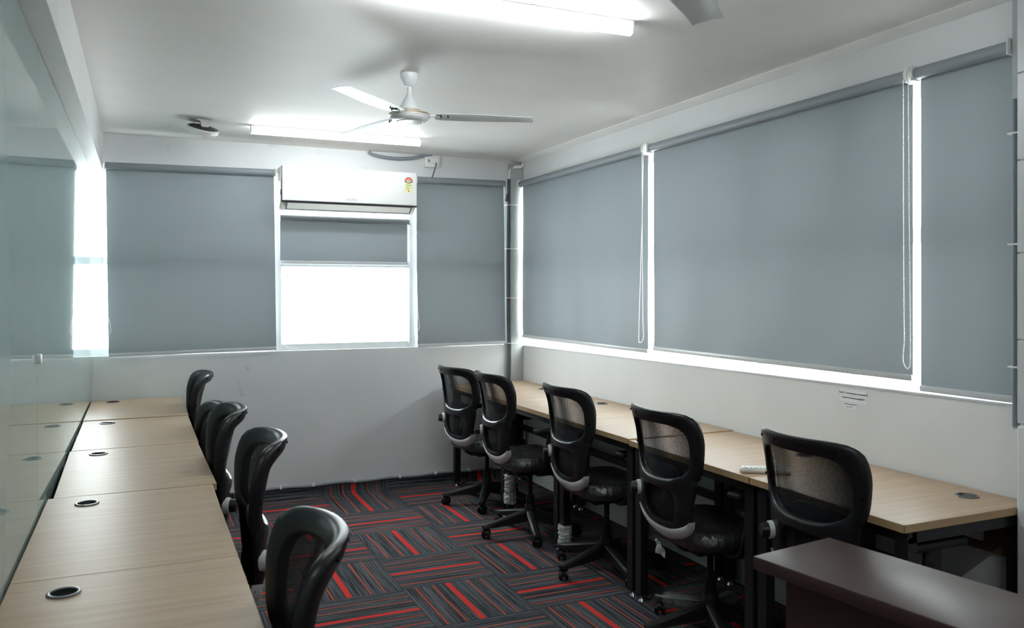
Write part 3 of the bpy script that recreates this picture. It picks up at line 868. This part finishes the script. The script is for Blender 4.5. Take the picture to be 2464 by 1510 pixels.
def seat_mesh():
    m = MB(); n = 48
    levels = [(.80, .402), (.93, .404), (.985, .418), (1.0, .438), (.985, .456), (.94, .468), (.84, .474), (.55, .472), (.2, .469)]
    rings = []
    for s, z in levels:
        row = []
        for i in range(n):
            a = 2 * math.pi * i / n; ca, sa = math.cos(a), math.sin(a)
            x = .235 * s * math.copysign(abs(ca) ** .55, ca); y = .245 * s * math.copysign(abs(sa) ** .55, sa)
            zz = z - (.035 * max(0, (x - .1) / .135) ** 2 if x > .1 else 0) + (.012 * (abs(y) / .245) ** 2 if z > .46 else 0)
            row.append(m.bm.verts.new((x + .015, y, zz)))
        rings.append(row)
    for A, B in zip(rings, rings[1:]):
        for i in range(n): m.bm.faces.new((A[i], A[(i + 1) % n], B[(i + 1) % n], B[i]))
    m.bm.faces.new(list(reversed(rings[0]))); m.bm.faces.new(rings[-1])
    return m

def make_chair():
    t = thing('office_chair', 'x', 'chair', group=None)
    # --- five-star base
    MB().lathe([(0, .075), (.036, .075), (.042, .09), (.042, .125), (.034, .165), (.03, .185), (0, .185)], 24).build('base_hub', 'arm_plastic', t)
    MB().lathe([(0, .15), (.026, .15), (.026, .24), (.014, .243), (.014, .37), (0, .37)], 20).build('gas_column', 'arm_plastic', t)
    for k in range(5):
        a = 72 * k + 20
        m = Matrix.Rotation(R(a), 4, 'Z')
        lg = MB(); sec = []
        for r_, w, z0, z1 in ((.02, .030, .085, .150), (.12, .027, .075, .128), (.24, .022, .066, .099), (.30, .020, .064, .088), (.315, .015, .066, .084)):
            sec.append([lg.bm.verts.new(m @ Vector(p)) for p in ((r_, -w, z0), (r_, w, z0), (r_, w * .95, z1 - .008), (r_, w * .55, z1), (r_, -w * .55, z1), (r_, -w * .95, z1 - .008))])
        for A, B in zip(sec, sec[1:]):
            for i in range(6): lg.bm.faces.new((A[i], A[(i + 1) % 6], B[(i + 1) % 6], B[i]))
        lg.bm.faces.new(sec[0][::-1]); lg.bm.faces.new(sec[-1])
        lg.build('base_leg', 'arm_plastic', t)
        rnd = random.Random(k); ca = R(a + rnd.uniform(30, 150)); c = m @ Vector((.295, 0, 0))
        ax = Vector((math.cos(ca), math.sin(ca), 0)); off = Vector((-ax.y, ax.x, 0)) * .012
        cs = MB().cyl(c + Vector((0, 0, .05)), c + Vector((0, 0, .075)), .009, seg=12)
        cs.ball(c + off + Vector((0, 0, .038)), .026, (1, 1, .75), 12, 8)
        co = cs.build('caster', 'arm_plastic', t)
        for s in (-1, 1):
            p = c + off + Vector((0, 0, .030))
            MB().cyl(p + ax * s * .007, p + ax * s * .024, .030, seg=22, bev=.006).build('wheel', 'black_plastic', co)
    # --- seat
    s0 = len(t.children)
    seat_mesh().build('seat', 'seat', t, angle=70)
    MB().box((-.13, -.10, .355), (.12, .10, .404), .012).build('tilt_mechanism', 'arm_plastic', t)
    MB().tube([(.04, -.08, .375), (.05, -.2, .372), (.05, -.27, .368)], [.006, .006, .009], 8).build('height_lever', 'arm_plastic', t)
    # --- back
    up_o = poly_sym([(0, .98), (.14, .980), (.205, .973), (.235, .953), (.246, .918), (.248, .86), (.240, .79), (.229, .74), (.214, .70), (.17, .678), (.10, .666), (0, .662)])
    up_i = poly_sym([(0, .925), (.11, .924), (.165, .914), (.194, .892), (.203, .85), (.200, .79), (.191, .755), (.168, .728), (.12, .704), (.06, .693), (0, .690)])
    bk = ring_solid(up_o, up_i, (0, .81), .034).build('backrest_frame', 'black_plastic', t, angle=60)
    lo_o = poly_sym([(0, .690), (.08, .694), (.14, .710), (.185, .735), (.214, .728), (.215, .68), (.206, .63), (.197, .58), (.190, .53), (.180, .497), (.13, .482), (.07, .474), (0, .472)])
    lo_i = poly_sym([(0, .645), (.06, .645), (.095, .637), (.113, .615), (.115, .58), (.105, .535), (.085, .515), (.05, .507), (0, .505)])
    lb = ring_solid(lo_o, lo_i, (0, .575), .030, xoff=-.004).build('lower_back_shell', 'black_plastic', t, angle=60)
    tm = MB(); rings = []
    for i in range(41):
        u = -1 + 2 * i / 40; y = .184 * u
        zt = .482 + .052 * abs(u) ** 2.4; zb = .427 + .105 * (1 - math.sqrt(max(0, 1 - u * u)))
        zc, hz = (zt + zb) / 2, max(.002, (zt - zb) / 2)
        row = []
        for k in range(12):
            ph = 2 * math.pi * k / 12; c_, s_ = math.cos(ph), math.sin(ph)
            z = zc + hz * math.copysign(abs(s_) ** .6, s_)
            row.append(tm.bm.verts.new((fx(y, z) - .006 + .018 * math.copysign(abs(c_) ** .6, c_), y, z)))
        rings.append(row)
    for A, B in zip(rings, rings[1:]):
        for k in range(12): tm.bm.faces.new((A[k], A[(k + 1) % 12], B[(k + 1) % 12], B[k]))
    tm.bm.faces.new(rings[0][::-1]); tm.bm.faces.new(rings[-1])
    tm.build('back_trim', 'grey_trim', t, angle=50)['label'] = 'light grey crescent at the foot of the backrest'
    ms_poly = poly_sym([(0, .958), (.12, .957), (.18, .948), (.214, .925), (.226, .88), (.222, .80), (.208, .72), (.192, .64), (.178, .56), (.15, .50), (.08, .488), (0, .486)])
    ms = sheet(ms_poly, (0, .72), 64, 12, xoff=.014, thick=.0035).build('mesh_panel', 'mesh', t, angle=80)
    ul = ms.data.uv_layers.new(name='UVMap')
    for lp in ms.data.loops:
        c = ms.data.vertices[lp.vertex_index].co; ul.data[lp.index].uv = (c.y, c.z)
    MB().ball((0, 0, 0), .05, (.3, 2.1, .85), 20, 12).build('lumbar_pad', 'pad', t, loc=(-.232, .0, .70))
    for y, z in ((-.17, .952), (-.06, .957), (.06, .957), (.17, .952), (-.22, .80), (.22, .80), (.0, .49)):
        MB().cyl((fx(y, z) - .020, y, z), (fx(y, z) - .010, y, z), .0042, seg=10).build('frame_screw', 'hole', bk)
    for s in (1,):
        y, z = .166 * s, .605; x = fx(y, z)
        n_ = Vector((-.93, .36 * s, 0))
        kb = MB().cyl(Vector((x, y, z)) + n_ * .030, Vector((x, y, z)) + n_ * .058, .027, .025, 26, .004).build('adjuster_knob', 'black_plastic', t)
        MB().cyl(Vector((x, y, z)) + n_ * .006, Vector((x, y, z)) + n_ * .032, .033, .032, 28, .003).build('knob_ring', 'grey_trim', kb)
    MB().tube(catmull([(-.08, 0, .375), (-.13, 0, .38), (-.165, 0, .41), (-.185, 0, .46), (-.205, 0, .50)], 4), .026, 10).build('back_support', 'arm_plastic', t)
    # --- arms
    for s in (-1, 1):
        path = catmull([(-.01, .14 * s, .385), (-.01, .22 * s, .388), (-.005, .262 * s, .415), (.0, .277 * s, .48), (.01, .280 * s, .56), (.018, .276 * s, .64)], 4)
        a = MB(); rings = []
        for i, p in enumerate(path):
            f = i / (len(path) - 1); wx = .042 - .010 * f + .012 * math.sin(math.pi * f); th = .012
            tg = (path[min(i + 1, len(path) - 1)] - path[max(i - 1, 0)]).normalized(); nn = Vector((1, 0, 0)).cross(tg).normalized()
            rings.append([a.bm.verts.new(p + Vector((1, 0, 0)) * wx * u + nn * th * v) for u, v in ((-1, -.5), (-.8, -1), (.8, -1), (1, -.5), (1, .5), (.8, 1), (-.8, 1), (-1, .5))])
        for A, B in zip(rings, rings[1:]):
            for i in range(8): a.bm.faces.new((A[i], A[(i + 1) % 8], B[(i + 1) % 8], B[i]))
        a.bm.faces.new(rings[0][::-1]); a.bm.faces.new(rings[-1])
        ar = a.build('armrest', 'arm_plastic', t)
        MB().box((-.10, .238 * s - (.0 if s > 0 else .074), .634), (.15, .238 * s + (.074 if s > 0 else .0), .664), .013, 3).build('arm_pad', 'arm_plastic', ar)
    return t

proto = make_chair()
BASE = ('base_hub', 'base_leg', 'caster', 'gas_column')
used = [False]
def place_chair(label, x, y, rot, dz=0.0, spin=0.0, group=None):
    o = proto if not used[0] else copy_tree(SRC)
    o.location = (x, y, 0); o.rotation_euler = (0, 0, R(rot)); o['label'] = label; o['category'] = 'chair'
    if group: o['group'] = group
    for ch in o.children:
        nm = ch.name.split('.')[0]
        if nm in BASE:
            if nm in ('base_leg', 'caster', 'base_hub'): ch.rotation_euler.z = R(spin)
        else:
            ch.location.z += dz
    return o
GR, GL = 'black mesh chairs along the windows', 'black mesh chairs along the glass panels'
SRC = copy_tree(proto)          # pristine template, removed again below
used[0] = True
specs = [
    ('black mesh office chair closest to the corner trunking, at the window-side desks', 2.212, 5.375, 10, -.005, -6, GR),
    ('second black mesh office chair from the back wall at the window-side desks', 2.18, 4.60, 0, .022, 16, GR),
    ('third black mesh office chair from the back wall at the window-side desks', 2.268, 3.83, 0, .023, 27, GR),
    ('black mesh office chair at the window side, torn white plastic scrap hanging below its back', 2.255, 2.93, -1, .022, 12, GR),
    ('black mesh office chair at the window side, partly hidden by the dark brown table', 2.325, 2.17, 0, .027, 20, GR),
    ('black mesh office chair closest to the back wall at the desks along the glass panels', .06, 5.46, 180, .01, 10, GL),
    ('low black mesh office chair, second from the back wall along the glass panels', .06, 4.56, 180, -.075, 40, GL),
    ('third black mesh office chair from the back wall along the glass panels', .06, 3.66, 180, .028, 25, GL),
    ('fourth black mesh office chair from the back wall along the glass panels', .105, 2.90, 180, .03, 5, GL),
    ('fifth black mesh office chair from the back wall along the glass panels', .062, 1.81, 178, .012, 30, GL),
]
chairs = [place_chair(*s) for s in specs]
def kill(o):
    for c in list(o.children): kill(c)
    bpy.data.objects.remove(o)
kill(proto); kill(SRC)

# plastic wrapping leftovers on some chairs
def crumple(pts, r, seed, n=26, seg=9):
    rnd = random.Random(seed); m = MB()
    pts = catmull(pts, n // max(1, len(pts) - 1))
    rings = []
    for p in pts:
        rings.append([m.bm.verts.new(p + Vector((math.cos(2 * math.pi * k / seg), math.sin(2 * math.pi * k / seg), 0)) * r * rnd.uniform(.93, 1.2)) for k in range(seg)])
    for A, B in zip(rings, rings[1:]):
        for k in range(seg): m.bm.faces.new((A[k], A[(k + 1) % seg], B[(k + 1) % seg], B[k]))
    m.bm.faces.new(rings[0][::-1]); m.bm.faces.new(rings[-1])
    return m
for di, z0, z1, sd in ((1, .10, .29, 3), (2, .05, .16, 5)):
    dsk, y0, y1 = wdesks[di]
    lx, lyy = -(.315 - .0506), (y1 - y0) / 2 - .0378
    w_ = crumple([(lx, lyy, z0), (lx, lyy, (z0 + z1) / 2), (lx, lyy, z1)], .036, sd, 22).build('plastic_wrapping', 'wrap', dsk, smooth=False)
    w_['label'] = 'crumpled plastic wrapping left on the desk leg'
sc_ = MB(); rnd = random.Random(4)
g = [[sc_.bm.verts.new((-.235 + rnd.uniform(-.006, .006) + .004 * k, .05 + (i - 1.5) * (.013 + .003 * k) + rnd.uniform(-.004, .004), .425 - k * .017 + rnd.uniform(-.004, .004))) for i in range(4)] for k in range(5)]
for k in range(4):
    for i in range(3): sc_.bm.faces.new((g[k][i], g[k][i + 1], g[k + 1][i + 1], g[k + 1][i]))
bmesh.ops.solidify(sc_.bm, geom=list(sc_.bm.faces), thickness=.001)
sc_.build('torn_plastic', 'paper', chairs[3], smooth=False)['label'] = 'torn white plastic scrap'
for k, ang in enumerate((104, 32)):
    crumple([(0, 0, .07), (0, 0, .16), (0, 0, .25)], .034, 20 + k).build('plastic_wrapping', 'film', chairs[3], smooth=False, loc=(0, 0, .115), rot=(0, R(98), R(ang)))

# ================================================================== remote control
rm = thing('remote_control', 'white air conditioner remote control lying on the window-side desk', 'remote', (2.262, 2.592, ZD + .0008), (0, 0, R(-31)))
MB().box((-.095, -.027, 0), (.095, .027, .018), .007, 3).build('case', 'remote_side', rm)
MB().box((-.09, -.023, .015), (.09, .023, .0205), .002).build('face_plate', 'remote_grey', rm)
MB().box((.02, -.018, .0195), (.082, .018, .0215), .001, 1).build('display', 'ink_grey', rm)
for i in range(5):
    for j in range(2):
        x = -.078 + i * .019
        MB().box((x, -.016 + j * .018, .0195), (x + .012, -.004 + j * .018, .0235), .0015, 1).build('button', 'plastic_white', rm)

# ================================================================== notes on the window-side wall
pn = thing('wall_note', 'white printed login note stuck on the wall under the window sill', 'note', (XR, 2.637, 1.04))
MB().box((-.0012, -.072, -.026), (-.0002, .074, .028)).build('sheet', 'paper', pn, smooth=False)
text('printed_line', 'User ID - Innovateway Community5G', .0100, 'black', pn, Matrix.Translation((-.0016, .001, .012)) @ FACE_MX)
text('printed_line', 'Password: innovateways@169', .0100, 'black', pn, Matrix.Translation((-.0016, .001, -.008)) @ FACE_MX)
pn2 = thing('wall_note', 'small slip of paper stuck just below the printed login note', 'note', (XR, 2.648, .998))
MB().box((-.0012, -.032, -.014), (-.0002, .042, .012)).build('sheet', 'paper', pn2, smooth=False)
MB().box((-.0018, -.026, .004), (-.001, .038, .008)).build('printed_rule', 'ink_blue', pn2, smooth=False)
text('printed_line', 'innov 5G', .009, 'ink_grey', pn2, Matrix.Translation((-.0016, .01, -.005)) @ FACE_MX)

# ================================================================== socket board below the last desk
bd = thing('socket_board', 'brown plywood board with a white socket plate under the window-side desk beside the pillar', 'socket', (XR, 2.08, .56))
MB().box((-.018, -.20, 0), (0, .26, .18), .002, 1).build('backing_board', 'wood', bd)
pt = MB().box((-.03, -.06, .035), (-.018, .13, .172), .004).build('socket_plate', 'plastic_white', bd)
for y in (-.012, .025):
    MB().box((-.033, y, .085), (-.029, y + .008, .095)).build('socket_slot', 'hole', pt, smooth=False)
MB().cyl((-.031, .015, .10), (-.031, .015, .17), .004, seg=8).build('cord', 'black', bd)

# ================================================================== dark brown table in the foreground
bt = thing('side_table', 'dark brown laminate table with dusty top in front of the window-side desks', 'table', (1.856, .95, 0), (0, 0, R(7.8)))
MB().box((-.165, -.72, .712), (.165, .925, .75), .0025, 2).build('tabletop', 'brown', bt)
MB().box((-.125, -.66, .0), (-.10, .845, .712), .001, 1).build('side_panel', 'brown', bt)
MB().box((.09, -.66, .0), (.115, .845, .712), .001, 1).build('side_panel', 'brown', bt)
MB().box((-.10, .82, .0), (.09, .845, .712), .001, 1).build('end_panel', 'brown', bt)
MB().box((-.10, -.66, .0), (.09, -.635, .712), .001, 1).build('end_panel', 'brown', bt)
